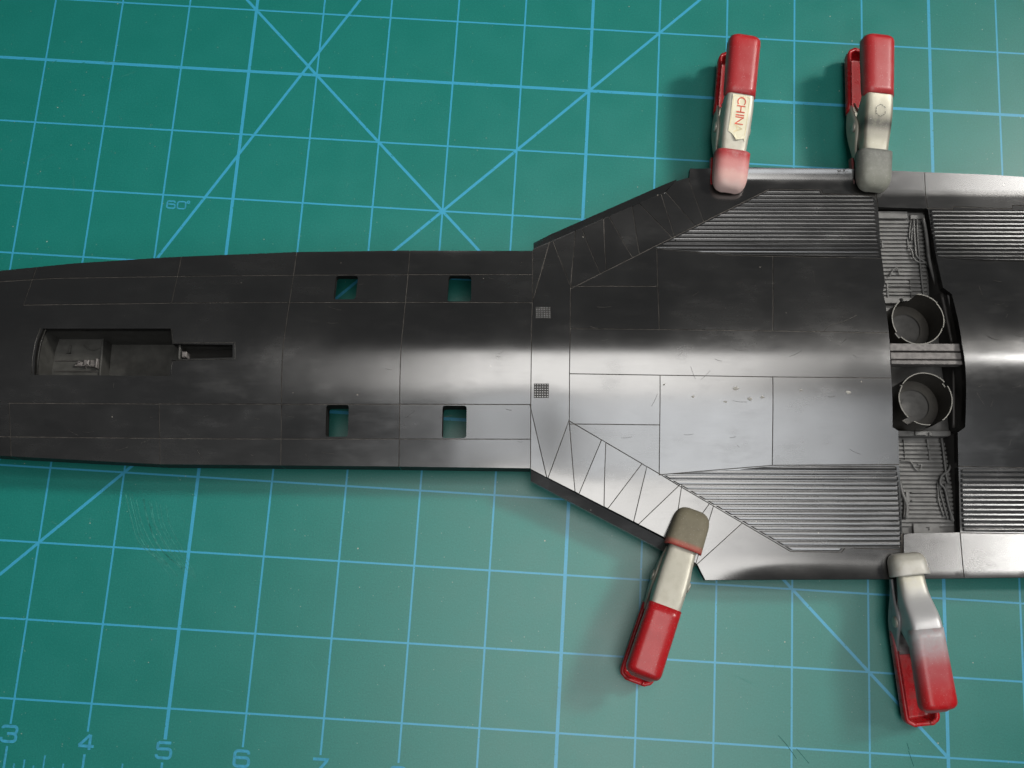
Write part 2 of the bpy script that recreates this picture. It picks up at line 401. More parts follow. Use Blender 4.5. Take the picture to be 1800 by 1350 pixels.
us = np.arange(min(p[0] for p in outU), max(p[0] for p in outU), .10); vs = np.arange(-3.2, 3.2, .062)
gp = np.array([(u + (.05 if j % 2 else 0), v) for j, v in enumerate(vs) for u in us])
gp = gp[inside(gp, outU)]
for h in holes: gp = gp[~inside(gp, h)]
dmin = np.full(len(gp), 9.0)
for s in seg:
    a = s[:2]; d = s[2:] - a; t = np.clip(((gp - a) @ d) / max(d @ d, 1e-12), 0, 1)
    dmin = np.minimum(dmin, np.hypot(*(gp - a - t[:,None]*d).T))
gp = gp[dmin > .035]
allv = [Vector(p) for p in VV] + [Vector(p) for p in gp]
cv, ce, cf, ov, oe, of = delaunay_2d_cdt(allv, EE, [], 0, 1e-5)
P = np.array([(q.x, q.y) for q in cv]); T = np.array([list(t) for t in cf])
cen = P[T].mean(1); ok = inside(cen, outU)
for h in holes: ok &= ~inside(cen, h)
T = T[ok]
ar = (P[T[:,1],0]-P[T[:,0],0])*(P[T[:,2],1]-P[T[:,0],1]) - (P[T[:,2],0]-P[T[:,0],0])*(P[T[:,1],1]-P[T[:,0],1])
T[ar < 0] = T[ar < 0][:, ::-1]; T = T[np.abs(ar) > 1e-9]
con = {tuple(sorted(e)) for e, o in zip(ce, oe) if len(o)}
# regions of triangles between panel lines
e2t = {}
for i, t in enumerate(T):
    for k in range(3): e2t.setdefault(tuple(sorted((t[k], t[(k+1) % 3]))), []).append(i)
reg = -np.ones(len(T), int); nreg = 0
for i0 in range(len(T)):
    if reg[i0] >= 0: continue
    st = [i0]; reg[i0] = nreg
    while st:
        i = st.pop(); t = T[i]
        for k in range(3):
            e = tuple(sorted((t[k], t[(k+1) % 3])))
            if e in con: continue
            for j in e2t[e]:
                if reg[j] < 0: reg[j] = nreg; st.append(j)
    nreg += 1
SEAM = ([q[0] for q in SEAM_PTS], [q[1] for q in SEAM_PTS])
Z = skin(P[:,0], P[:,1])
def normals(p, tilt=(0, 0)):
    h = .004
    gx = (skin(p[:,0]+h, p[:,1]) - skin(p[:,0]-h, p[:,1])) / (2*h) + tilt[0]
    gy = (skin(p[:,0], p[:,1]+h) - skin(p[:,0], p[:,1]-h)) / (2*h) + tilt[1]
    n = np.stack([-gx, -gy, np.ones(len(p))], 1); return n / np.linalg.norm(n, axis=1)[:,None]
GAP, DEEP, EDGE = .0056, .016, .13
def build_region(r, name, tilt=(0, 0)):
    tri = T[reg == r]; ids = np.unique(tri); idx = {g: i for i, g in enumerate(ids)}
    p = P[ids].copy(); bnd = []
    for t in tri:
        for k in range(3):
            a, b = t[k], t[(k+1) % 3]; e = tuple(sorted((a, b))); ts = e2t[e]
            if e in con or len(ts) == 1:
                if len(ts) == 2 and reg[ts[0]] == reg[ts[1]]: continue
                bnd.append((idx[a], idx[b], len(ts) == 1))
    off = {}
    for a, b, outer in bnd:
        if outer: continue
        d = p[b] - p[a]; l = math.hypot(*d); n = np.array([-d[1], d[0]]) / max(l, 1e-9)
        off.setdefault(a, []).append(n); off.setdefault(b, []).append(n)
    q = p.copy()
    for i, ns in off.items():
        s = np.sum(ns, 0); L = np.linalg.norm(s)
        if L < 1e-6: continue
        k = len(ns) / L; q[i] = p[i] + (s / L) * GAP * min(k, 2.5)
    c = p.mean(0); z = skin(q[:,0], q[:,1]) + tilt[0]*(q[:,0]-c[0]) + tilt[1]*(q[:,1]-c[1])
    nr = normals(q, tilt)
    V = [(*q[i], z[i]) for i in range(len(q))]; F = [[idx[a] for a in t] for t in tri]; N = [tuple(n) for n in nr]
    for a, b, outer in bnd:
        d = p[b] - p[a]; l = max(math.hypot(*d), 1e-9); n = (d[1]/l, -d[0]/l, 0); dp = (EDGE + .20 * float(sstep(-(q[a][0]), -.02, .02)) * (abs(q[a][1]) > 1.25)) + .14 * (q[a][1] < -.5 and -3.2 < q[a][0] < -.2 and abs(q[a][1]) <= 1.25) if outer else DEEP
        k = len(V)
        V += [(*q[a], z[a]), (*q[b], z[b]), (*q[b], z[b]-dp), (*q[a], z[a]-dp)]; N += [n]*4
        F.append([k+1, k, k+3, k+2])
    o = mesh_obj(name, V, F, M["plastic"], root, True)
    o.data.materials.append(M["edge"])
    for k in range(len(tri), len(F)): o.data.polygons[k].material_index = 1
    o.data.normals_split_custom_set_from_vertices(N)
    return o
for r in range(nreg):
    tri = T[reg == r]; a = np.abs((P[tri[:,1],0]-P[tri[:,0],0])*(P[tri[:,2],1]-P[tri[:,0],1]) - (P[tri[:,2],0]-P[tri[:,0],0])*(P[tri[:,1],1]-P[tri[:,0],1])).sum()/2
    if a < .0006: continue
    c = P[tri].mean((0, 1)); tilt = (random.uniform(-.003,.003), random.uniform(-.003,.003))
    if a < .24 and -.1 < c[0] < 3.4 and abs(c[1]) > .85: tilt = (random.uniform(-.017,.017), random.uniform(-.017,.017))
    build_region(r, "skin_panel", tilt)
o = mesh_obj("under_skin", [(*P[i], Z[i] - .0105) for i in range(len(P))], [list(t) for t in T], M["groove"], root, True)
print("panels", nreg, "tris", len(T))

# ------------------------------------------------------------------ corrugated wing patches
def spans(poly, vv):
    xs = []
    for i in range(len(poly)):
        (a, b), (c, d) = poly[i], poly[(i+1) % len(poly)]
        if (b > vv) != (d > vv): xs.append(a + (c-a)*(vv-b)/(d-b))
    xs.sort(); return [(xs[i], xs[i+1]) for i in range(0, len(xs)-1, 2)]
PROF = [(-.5,-.006),(-.42,.62),(-.31,.90),(0,1.08),(.31,.90),(.42,.62),(.5,-.006)]
def ridge(poly, v0, w, lo, hi, h=.021):
    ends = []
    for a, b in PROF:
        q = spans(poly, min(max(v0 + a*w, lo+1e-4), hi-1e-4))
        if not q: return
        ends.append((q[0][0] + .004, q[-1][1] - .007))
    if min(e[1]-e[0] for e in ends) < .15: return
    n = max(4, int((ends[3][1]-ends[3][0])/.22)); V, F = [], []; m_ = len(PROF)
    hh = h * random.uniform(.86, 1.08); v0 += random.uniform(-.0016, .0016)
    for i in range(n+1):
        for (a, b), (u0, u1) in zip(PROF, ends):
            e = .022/(u1-u0); t = (0, e)[i] if i < 2 else (1-e, 1)[i-n+1] if i > n-2 else e + (1-2*e)*(i-1)/(n-2)
            u = u0+(u1-u0)*t; vv = v0+a*w; V.append((u, vv, float(skin(u, vv)) + (b*hh if b > 0 else b) * (.35 if i in (0, n) else 1)))
    for i in range(n):
        for k in range(m_-1): F.append([i*m_+k, (i+1)*m_+k, (i+1)*m_+k+1, i*m_+k+1])
    return mesh_obj("corrugation_ridge", V, F, M["plastic"], root)
PATCH = [[(1149,436),(1352,334),(1441,334.5),(1445,342),(1537,346),(1548,452),(1290,447.5),(1169,438)],
         [(1164,834.6),(1260,828.5),(1358,820.5),(1576,818.5),(1580,848),(1584,922),(1585,962.5),(1484,961),(1477,968.5),(1391,967.5)],
         [(1634,369),(1675,369.5),(1800,369),(1960,372),(1960,461),(1720,456.5),(1645,453),(1641,429)],
         [(1688,823),(1800,825),(1960,828),(1960,937),(1735,935),(1691,934)]]
for pt in PATCH:
    poly = [surf(*p) for p in pt]
    v0, v1 = min(p[1] for p in poly), max(p[1] for p in poly); n = int((v1-v0)/.0600)
    for k in range(n):
        ridge(poly, v0 + (v1-v0)*(k+.5)/n, (v1-v0)/n*.86, v0, v1)

# ------------------------------------------------------------------ leading-edge strips
def strip(name, inner, outer, z_in, z_out, thick=.05):
    n = len(inner); V, F = [], []
    for (a, b) in zip(inner, outer):
        zs = float(skin(a[0], a[1])); zi = zs + z_in; zo = zs + z_out
        V += [(a[0], a[1], zi), (b[0], b[1], zo), (b[0], b[1], zo-thick), (a[0], a[1], zi-thick-.05)]
    for i in range(n-1):
        for k in range(4): F.append([4*i+k, 4*i+(k+1) % 4, 4*i+4+(k+1) % 4, 4*i+4+k])
    F += [[3,2,1,0], [4*n-4,4*n-3,4*n-2,4*n-1]]
    me_o = mesh_obj(name, V, F, M["plastic"], root)
    bm = bmesh.new(); bm.from_mesh(me_o.data); bmesh.ops.recalc_face_normals(bm, faces=bm.faces); bm.to_mesh(me_o.data); bm.free()
    return me_o
def lerp_px(pts, n):
    out = []; L = [math.hypot(pts[i+1][0]-pts[i][0], pts[i+1][1]-pts[i][1]) for i in range(len(pts)-1)]; tot = sum(L)
    for k in range(n+1):
        d = tot*k/n; i = 0
        while i < len(L)-1 and d > L[i]: d -= L[i]; i += 1
        t = d/L[i]; out.append((pts[i][0]+(pts[i+1][0]-pts[i][0])*t, pts[i][1]+(pts[i+1][1]-pts[i][1])*t))
    return out
def px_strip(inner, outer, n, z_in, z_out, thick=.05):
    I = [surf(*p, z_in) for p in lerp_px(inner, n)]; Q = [surf(*p, z_out) for p in lerp_px(outer, n)]
    strip("leading_edge_strip", I, Q, z_in, z_out, thick)
px_strip([(938,437.5),(1147.6,347.0),(1168,338.5)], [(937.8,428),(953.8,419),(1169,325),(1189,317)], 8, .012, -.06)
px_strip([(933,826),(1165.6,946.5),(1226,993)], [(933,846),(1162,966.5),(1217,998)], 9, -.05, -.112, .10)

M["scuff"] = mat_simple("scuffed_styrene", (.060,.057,.052), .6, .3, .3, 18)
M["glue"] = mat_simple("glue_trace", (.27,.26,.235), .4, .6, .3, 10)
rs = random.Random(11)
def on_skin(pts, w, mt, name):
    u_v = [surf(*p) for p in pts]; V, F = ribbon(u_v, w, 0)
    V = [(a, b, float(skin(a, b)) + .0035) for a, b, _ in V]; mesh_obj(name, V, F, M[mt], root)
for k in range(70):
    x0, y0 = rs.choice([(rs.uniform(420,920), rs.uniform(460,805)), (rs.uniform(1010,1540), rs.uniform(470,800)), (rs.uniform(20,480), rs.uniform(670,800)), (rs.uniform(1710,1790), rs.uniform(480,800))])
    l = rs.uniform(4, 26); a = rs.gauss(0, .25) if rs.random() < .7 else rs.uniform(-1.5, 1.5)
    on_skin([(x0 + l*t*math.cos(a), y0 + l*t*math.sin(a) + 1.2*math.sin(3*t)) for t in (0, .33, .66, 1)], rs.uniform(.0022,.0042), "scuff", "scuff_mark")
on_skin([(1448,582),(1455,575),(1465,570),(1480,566),(1490,562),(1506,554)], .006, "scuff", "scuff_mark")
for (x0, y0, l) in [(1295,683,7),(1318,702,6),(1218,697,4),(1275,706,4),(1340,698,5),(1491,690,5),(1408,686,4),(1168,676,3)]:
    V = []; n = 9; c = surf(x0, y0); V.append((c[0], c[1], float(skin(*c)) + .011))
    for i in range(n):
        a = 2*math.pi*i/n; rr = l*rs.uniform(.4,1.15); q = surf(x0+rr*math.cos(a), y0+rr*.6*math.sin(a)); V.append((q[0], q[1], float(skin(*q)) + .0008))
    mesh_obj("glue_spot", V, [[0, 1+(i+1) % n, 1+i] for i in range(n)], M["glue"], root, True)

# ------------------------------------------------------------------ studded grilles
for c4 in ([(941.4,539.5),(967.8,539.5),(967.8,559.8),(941.4,559.8)], [(938.5,674.4),(964.6,674.4),(964.6,699.6),(938.5,699.6)]):
    q = [surf(*p) for p in c4]; u0 = min(p[0] for p in q); u1 = max(p[0] for p in q); v0 = min(p[1] for p in q); v1 = max(p[1] for p in q)
    nu, nv = 6, 6; parts = []; V = []; F = []
    for i in range(4):
        for j in range(4):
            uu = u0+(u1-u0)*i/3; vv = v0+(v1-v0)*j/3; V.append((uu, vv, float(skin(uu, vv))+.003))
    F = [[i*4+j, (i+1)*4+j, (i+1)*4+j+1, i*4+j+1] for i in range(3) for j in range(3)]
    g = mesh_obj("vent_grille", V, F, M["bay_dark"], root)
    for i in range(nu):
        for j in range(nv):
            a0 = u0+(u1-u0)*(i+.2)/nu; a1 = u0+(u1-u0)*(i+.8)/nu; b0 = v0+(v1-v0)*(j+.2)/nv; b1 = v0+(v1-v0)*(j+.8)/nv
            zz = float(skin((a0+a1)/2, (b0+b1)/2)); parts.append(box(a0, a1, b0, b1, zz-.005, zz+.010, .0025))
    V, F = merge(parts); tag(mesh_obj("grille_stud", V, F, M["plastic"], g), kind="stuff")

# ------------------------------------------------------------------ cockpit
def wall_loop(name, loop, zlow, mat):
    n = len(loop); V = []; F = []
    for (u, v) in loop: V += [(u, v, float(skin(u, v)) - .05), (u, v, zlow)]
    for i in range(n): j = (i+1) % n; F.append([2*i, 2*j, 2*j+1, 2*i+1])
    return mesh_obj(name, V, F, mat, root)
def plate(name, poly, z, mat, thick=.02):
    n = len(poly); V = [(*p, z) for p in poly] + [(*p, z-thick) for p in poly]
    F = [list(range(n))] + [[(i+1) % n, i, n+i, n+(i+1) % n] for i in range(n)]
    o = mesh_obj(name, V, F, mat, root)
    bm = bmesh.new(); bm.from_mesh(o.data); bmesh.ops.triangulate(bm, faces=bm.faces); bmesh.ops.recalc_face_normals(bm, faces=bm.faces)
    for fc in bm.faces:
        if abs(fc.normal.z) > .9 and fc.calc_center_median().z > (z-thick/2)*S and fc.normal.z < 0: fc.normal_flip()
    bm.to_mesh(o.data); bm.free(); return o
wall_loop("cockpit_wall", pitU, .06, M["cockpit"])
u_l, v_b = surf(58, 661); u_r, v_t = surf(412, 576)
ZF = .36; um = at(178, 640, ZF)[0]; ur = surf(306, 620)[0]
V, F = box(u_l-.02, um, v_b-.02, v_t+.02, .06, ZF); mesh_obj("cockpit_floor", V, F, M["cockpit"], root)
V, F = box(um-.01, u_r+.02, v_b-.02, v_t+.02, .05, .08); mesh_obj("cockpit_floor", V, F, M["cockpit"], root)
V, F = box(um-.012, um+.012, v_b-.02, v_t+.02, .06, ZF+.03, .006); mesh_obj("bulkhead", V, F, M["cockpit"], root)
for yy in (634.5, 653):
    a = at(97, yy, ZF); b = at(172, yy, ZF); V, F = box(a[0], b[0], a[1]-.008, a[1]+.008, ZF-.01, ZF+.012, .004); mesh_obj("floor_rail", V, F, M["bay_dark"], root)
cx, cy = at(155, 641, ZF)
parts = [box(cx-.14, cx-.05, cy-.025, cy+.03, ZF-.01, ZF+.05, .012), box(cx-.04, cx+.03, cy-.015, cy+.05, ZF-.01, ZF+.075, .012), box(cx+.04, cx+.13, cy-.04, cy+.05, ZF-.01, ZF+.06, .015),
         box(cx+.125, cx+.15, cy-.06, cy+.065, ZF-.01, ZF+.09, .008), tube([(cx-.16, cy-.02, ZF+.03), (cx+.14, cy-.02, ZF+.04)], .012, 6), tube([(cx-.02, cy-.05, ZF+.01), (cx, cy-.02, ZF+.1)], .010, 6), tube([(cx-.10, cy+.03, ZF+.01), (cx-.09, cy+.02, ZF+.09)], .010, 6)]
V, F = merge(parts); mesh_obj("side_console", V, F, M["console"], root)
a = [at(148, 607, ZF), at(155, 613, ZF), at(165, 616, ZF), at(177, 611, ZF)]
V, F = tube(curve_pts([(*p, ZF+.01) for p in a]), .008, 6); mesh_obj("cable", V, F, M["cockpit"], root)
a, b = at(118, 622, ZF), at(126, 608, ZF); parts = [box(a[0], b[0], a[1], a[1]+.02, ZF-.01, ZF+.03, .005), box(b[0]-.02, b[0], a[1], b[1], ZF-.01, ZF+.03, .005)]
V, F = merge(parts); mesh_obj("floor_bracket", V, F, M["cockpit"], root)
a0, a1 = at(317, 629, .80), at(410, 605, .80); V, F = box(a0[0], a1[0], a0[1]-.03, a1[1]+.03, .60, .66); mesh_obj("slot_floor", V, F, M["edge"], root)
a0, a1 = at(311, 631, .90), at(317, 603, .90); V, F = box(a0[0], a1[0], a0[1], a1[1], .66, .885, .01); mesh_obj("slot_divider", V, F, M["cockpit"], root)
a0, a1 = at(318, 627, .86), at(327, 617, .86); V, F = box(a0[0], a1[0], a0[1], a1[1], .66, .84, .01); mesh_obj("slot_latch", V, F, M["console"], root)
# raised frame round the front of the opening and the slot behind it
M["lip"] = mat_simple("scuffed_lip", (.030,.029,.027), .45, .4, .3, 14)
def rim(name, pts, r, dz=.002):
    V, F = tube([(*p, float(skin(*p))+dz) for p in densify([surf(*q) for q in pts], .12)], r, 6); return mesh_obj(name, V, F, M["lip"], root, True)
rim("windscreen_frame", [(71,577),(62,601),(57,630),(56,659)], .008)
rim("windscreen_frame", [(80,579),(71,602),(66.5,630),(65.5,657)], .007, -.006)
rim("canopy_rail", [(301,578),(304.5,602.5),(311,603),(413,602.5),(413.5,631),(316,633),(303,633.5)], .0085, .004)
rim("canopy_rail", [(303,634),(300.5,660)], .006)

# ------------------------------------------------------------------ wheel bays
ZB = .22
wall_loop("bay_wall", bayU, .12, M["bay_dark"])
bu0 = min(p[0] for p in bayU); bu1 = max(p[0] for p in bayU); bv0 = min(p[1] for p in bayU); bv1 = max(p[1] for p in bayU)
V, F = box(bu0-.02, bu1+.02, bv0-.02, bv1+.02, .10, ZB); mesh_obj("bay_floor", V, F, M["bay"], root)
def bay_box(name, px0, py0, px1, py1, z0, z1, mat="bay", c=.006):
    a = at(px0, py0, z1); b = at(px1, py1, z1)
    V, F = box(min(a[0],b[0]), max(a[0],b[0]), min(a[1],b[1]), max(a[1],b[1]), z0, z1, c); return mesh_obj(name, V, F, M[mat], root)
def bay_pipe(name, pts, z, r, mat="bay"):
    P3 = [(*at(p[0], p[1], p[2] if len(p) > 2 else z), p[2] if len(p) > 2 else z) for p in pts]
    V, F = tube(curve_pts(P3, 5), r, 7); return mesh_obj(name, V, F, M[mat], root, True)
y = 388.0                                                   # floor stringers of the upper bay
while y < 532:
    x0 = 1537 + (y-388)*.10; x1 = 1627 + (y-388)*.03
    bay_box("floor_stringer", x0, y, x1, y+4.8, ZB-.01, ZB+.034, c=.004); y += 7.0
y = 778.0
while y < 922:
    bay_box("floor_stringer", 1572+(y-778)*.08, y, 1672+(y-778)*.04, y+5.2, ZB-.01, ZB+.034, c=.004); y += 7.5
bay_box("bay_ledge", 1540, 371, 1596, 384, ZB, ZB+.07); bay_box("bay_ledge", 1600, 377, 1626, 385, ZB, ZB+.05)
for x0, y0, x1, y1 in [(1549,422,1553,436),(1594,419,1598,437),(1558,498,1563,523),(1599,490,1603.5,526),(1560,509,1604,513),(1560,500,1603,503)]:
    bay_box("bay_bracket", x0, y0, x1, y1, ZB, ZB+.05)
bay_box("bay_ledge", 1553, 522.5, 1582, 533, ZB, ZB+.10); bay_box("bay_ledge", 1585, 523, 1622, 532, ZB, ZB+.11)
V, F = tube([(*at(1591, 527, ZB+.12), ZB+.09), (*at(1591, 527, ZB+.12), ZB+.125)], .028, 10); mesh_obj("bolt_head", V, F, M["bay"], root)
bay_pipe("pipe", [(1606,386),(1607,410),(1609,435),(1611,450),(1622,458),(1634,470),(1645,492)], ZB+.06, .014)
bay_pipe("pipe", [(1612,386),(1613,420),(1616,450),(1620,490),(1624,522)], ZB+.06, .012)
bay_pipe("pipe", [(1598,434),(1603,442),(1606,454),(1616,461),(1628,462)], ZB+.075, .013)
bay_pipe("pipe", [(1601,388),(1599,404),(1598,420)], ZB+.05, .010); bay_pipe("pipe", [(1605,388),(1603,406),(1602,424)], ZB+.05, .010)
bay_pipe("pipe", [(1563,486),(1571,473),(1578,472),(1580,482),(1583,483)], ZB+.06, .010)
bay_pipe("wall_pipe", [(1623,384,.34),(1628,410,.34),(1634,460,.36),(1645,500,.42)], .3, .022)
bay_pipe("wall_pipe", [(1655,517,.60),(1664,560,.62),(1673,603,.64)], .6, .024, "bay_dark")
bay_pipe("wall_pipe", [(1667,517,.64),(1676,560,.66),(1684,603,.68)], .6, .020, "bay")
for x0, x1 in ((1676,1680),(1686,1691)):
    bay_pipe("wall_pipe", [(x0,645,.55),(x0,700,.55),(x0,752,.52)], .5, .022, "bay_dark")
bay_box("bay_ledge", 1578, 757, 1672, 767, ZB, ZB+.16)
bay_box("bay_bracket", 1609, 758, 1629, 765, ZB+.15, ZB+.20); bay_box("bay_bracket", 1633, 760, 1640, 766, ZB+.15, ZB+.19)
for x0, y0, x1, y1 in [(1588,772,1592,809),(1629,772,1634,790),(1632,792,1637,809),(1592,864,1600,884),(1646,865,1649,883),(1602,864,1646,867),(1602,878,1646,882)]:
    bay_box("bay_bracket", x0, y0, x1, y1, ZB, ZB+.05)
bay_box("bay_plate", 1605, 920, 1653, 940, ZB, ZB+.06)
V, F = merge([box(*[k for k in (at(1628,926,ZB+.07)[0], at(1634,926,ZB+.07)[0], at(1628,928,ZB+.07)[1], at(1628,926,ZB+.07)[1])], ZB+.05, ZB+.07), box(at(1632,926,ZB+.07)[0], at(1634,926,ZB+.07)[0], at(1628,932,ZB+.07)[1], at(1628,926,ZB+.07)[1], ZB+.05, ZB+.071)])
mesh_obj("latch", V, F, M["bay_dark"], root)
bay_pipe("pipe", [(1582,809),(1594,810),(1601,812),(1608,823),(1613,827),(1618,824),(1619,817),(1613,816)], ZB+.05, .011)
bay_pipe("pipe", [(1655,770),(1659,800),(1663,833),(1667,850)], ZB+.07, .014)
bay_pipe("pipe", [(1674,800),(1668,826),(1656,836),(1653,850),(1661,860),(1668,890),(1676,916)], ZB+.08, .016)
bay_pipe("pipe", [(1652,840),(1652,862),(1658,885),(1666,913)], ZB+.05, .011); bay_pipe("pipe", [(1648,848),(1650,880),(1659,908)], ZB+.05, .010)
bay_pipe("pipe", [(1662,850),(1666,880),(1673,915)], ZB+.07, .014)
bay_pipe("hose", [(1582,846),(1586,866),(1594,888),(1593,912)], ZB+.06, .022); bay_pipe("hose", [(1588,870),(1590,890),(1588,912)], ZB+.05, .018, "bay_dark")
# cross beam: three slats
for y0, y1 in ((604,616.5),(619.8,631),(633.6,640)):
    zc = .86; a = at(1564.5+(y0-604)*.08, y1, zc); b = at(1692+(y0-604)*.1, y0, zc)
    V, F = box(a[0], b[0], a[1], b[1], zc-.14, zc, .006); mesh_obj("cross_beam", V, F, M["console"], root)
a = at(1564, 641, .78); b = at(1694, 604, .78); V, F = box(a[0], b[0], a[1]+.01, b[1]-.01, .62, .76); mesh_obj("cross_beam_web", V, F, M["bay_dark"], root)
# wheel wells: notched cups
def cup(px, py, r, top, segs, floor_z):
    u0, v0 = at(px, py, top); N = 72; V, F = [], []; hs = []
    for k in range(N):
        an = 360*k/N; h = top
        for a0, a1, dh in segs:
            if a0 <= an < a1 or a0 <= an-360 < a1: h = top + dh
        hs.append(h)
    root_c = []; t = .011
    VV_, FF = [], []; RV, RF = [], []
    for k in range(N):
        a0 = 2*math.pi*k/N; a1 = 2*math.pi*(k+1)/N; h = hs[k]; n = len(VV_)
        for an in (a0, a1):
            for rr in (r, r-t): VV_ += [(u0+rr*math.cos(an), v0+rr*math.sin(an), h), (u0+rr*math.cos(an), v0+rr*math.sin(an), .13)]
        FF += [[n,n+1,n+5,n+4],[n+2,n+6,n+7,n+3],[n,n+2,n+3,n+1],[n+4,n+5,n+7,n+6]]
        n = len(RV)
        for an in (a0, a1):
            for rr in (r+.001, r-t-.001): RV.append((u0+rr*math.cos(an), v0+rr*math.sin(an), h+.002))
        if h > top - .15: RF.append([n, n+2, n+3, n+1])
    o = mesh_obj("wheel_well", VV_, FF, M["cup"], root)
    mesh_obj("rim", RV, RF, M["cup_rim"], o)
    def disc(nm, r0, r1, z, mt):
        V, F = [], []
        for k in range(40):
            an = 2*math.pi*k/40
            V += [(u0+r1*math.cos(an), v0+r1*math.sin(an), z), (u0+r0*math.cos(an), v0+r0*math.sin(an), z)]
        F = [[2*k, 2*((k+1) % 40), 2*((k+1) % 40)+1, 2*k+1] for k in range(40)]
        mesh_obj(nm, V, F, M[mt], o)
    disc("well_floor", 0.0, r-t, floor_z, "cup_floor"); disc("floor_ring", r*.62, r-t, floor_z+.03, "cup"); disc("floor_disc", 0, r*.42, floor_z+.01, "cup_floor")
    return o
cup(1613, 562, .335, .86, [(88,128,-.26),(40,88,.05),(-20,40,.03),(206,222,-.06)], .36)
cup(1627, 701, .345, .84, [(28,38,-.07),(141,150,-.06),(150,163,.02),(221,240,-.24),(272,304,-.20)], .36)
# tiny scribed marks on the wing rim
def text_mesh(name, body, size, mat, parent, M4, align='CENTER'):
    cu = bpy.data.curves.new(name, 'FONT'); cu.body = body; cu.size = size*S; cu.align_x = align; cu.align_y = 'CENTER'
    tmp = bpy.data.objects.new(name, cu); COL.objects.link(tmp)
    dg = bpy.context.evaluated_depsgraph_get(); me = bpy.data.meshes.new_from_object(tmp.evaluated_get(dg))
    bpy.data.objects.remove(tmp); me.materials.clear(); me.materials.append(mat)
    o = link(bpy.data.objects.new(name, me), parent); o.matrix_local = M4; return o
uu, vv = surf(1481, 301)
sl = float(skin(uu, vv+.02)-skin(uu, vv-.02))/.04
text_mesh("scribed_mark", "w-K-", .075, M["bay_dark"], root, Matrix.Translation(Vector((uu, vv, float(skin(uu, vv))+.012))*S) @ Matrix.Rotation(math.atan(sl), 4, 'X'))

# ------------------------------------------------------------------ spring clamps
def mat_paint(name, stops, rough, metal=0.0, spec=.5, speck=None, ns=10, edge=.04):
    "colours change along the clamp (overspray): stops are (distance, colour)"
    t = NT(name); co = t.coords(); x, y, z = t.sep(co); n = t.noise(co, ns, 4); fine = t.noise(co, 60, 2)
    xx = t.math('ADD', x, t.math('MULTIPLY', t.math('SUBTRACT', n, .5), edge))
    col = stops[0][1]
    for (s0, c0), (s1, c1) in zip(stops[:-1], stops[1:]):
        col = t.mix(t.ramp(xx, s0, s1), col, c1)
    dk = t.mix(t.ramp(n, .42, .75, 0, .35), col, (.10,.10,.09) if speck is None else speck)
    dk = t.mix(t.ramp(fine, .66, .72, 0, .35), dk, (.55,.52,.50))
    t.bump(t.math('ADD', n, t.math('MULTIPLY', fine, .3)), .12, .012)
    return t.set(color=dk, rough=t.math('ADD', rough-.08, t.math('MULTIPLY', n, .16)), metal=metal, spec=spec)
RED = (.40,.012,.016); RED2 = (.36,.028,.032); PALE = (.62,.26,.26)
STEEL = (.62,.60,.52); SILVER = (.66,.66,.68); DULL = (.30,.31,.27)
def shell(name, st, mat, parent, thick, sign, zmid, rc=.06, bev=True):
    """U-shaped shell lofted along the clamp. st: (s, top above mid plane, half width, flange depth)"""
    V, F = [], []; q = None
    for (s, zt, hw, dp) in st:
        r = min(rc, hw*.9, max(dp*.9, .004)); row = [(-hw, zt-dp), (-hw, zt-dp*.55 if dp*.55 > r else zt-r)]
        for k in range(4):
            a = math.pi - (math.pi/2)*k/3; row.append((-hw+r+r*math.cos(a), zt-r+r*math.sin(a)))
        row += [(-hw*.33, zt), (hw*.33, zt)]
        for k in range(4):
            a = math.pi/2 - (math.pi/2)*k/3; row.append((hw-r+r*math.cos(a), zt-r+r*math.sin(a)))
        row += [(hw, row[1][1]), (hw, zt-dp)]
        q = len(row); V += [(s, y_, zmid + sign*z_) for y_, z_ in row]
    for i in range(len(st)-1):
        for k in range(q-1):
            f_ = [i*q+k, i*q+k+1, (i+1)*q+k+1, (i+1)*q+k]
            F.append(f_ if sign < 0 else f_[::-1])
    o = mesh_obj(name, V, F, mat, parent, True)
    ss = o.modifiers.new("smooth", 'SUBSURF'); ss.levels = ss.render_levels = 1
    so = o.modifiers.new("thickness", 'SOLIDIFY'); so.thickness = thick*S; so.offset = -1
    return o
def cap(s0, s1, z0, z1, hw0, hw1, dp0, dp1, r, bulge=0.0, n=6):
    "stations of a dipped sleeve whose one end is closed and rounded; s0 open end, s1 closed end"
    d = 1 if s1 > s0 else -1; L = abs(s1-s0); st = []
    for k in range(5):
        t = k/4*(L-r)/L; st.append((s0+d*L*t, z0+(z1-z0)*t, hw0+(hw1-hw0)*t, dp0+(dp1-dp0)*t))
    for k in range(1, n+1):
        a = math.pi/2*k/n; e = 1-math.cos(a)
        st.append((s1-d*r*(1-math.sin(a)), z1 - r*e*.9, hw1 - r*e*.6, dp1 - r*e*.9))
    st.append((s1+d*(.012+bulge), z1 - r*.9 - .5*(dp1-r*.9), hw1 - r*.75 - bulge, max(.02, (dp1-r*.9)*.5)))
    st.append((s1+d*(.006+bulge), z1 - dp1 + .01, hw1 - r*1.0 - bulge*1.6, .012))
    return st
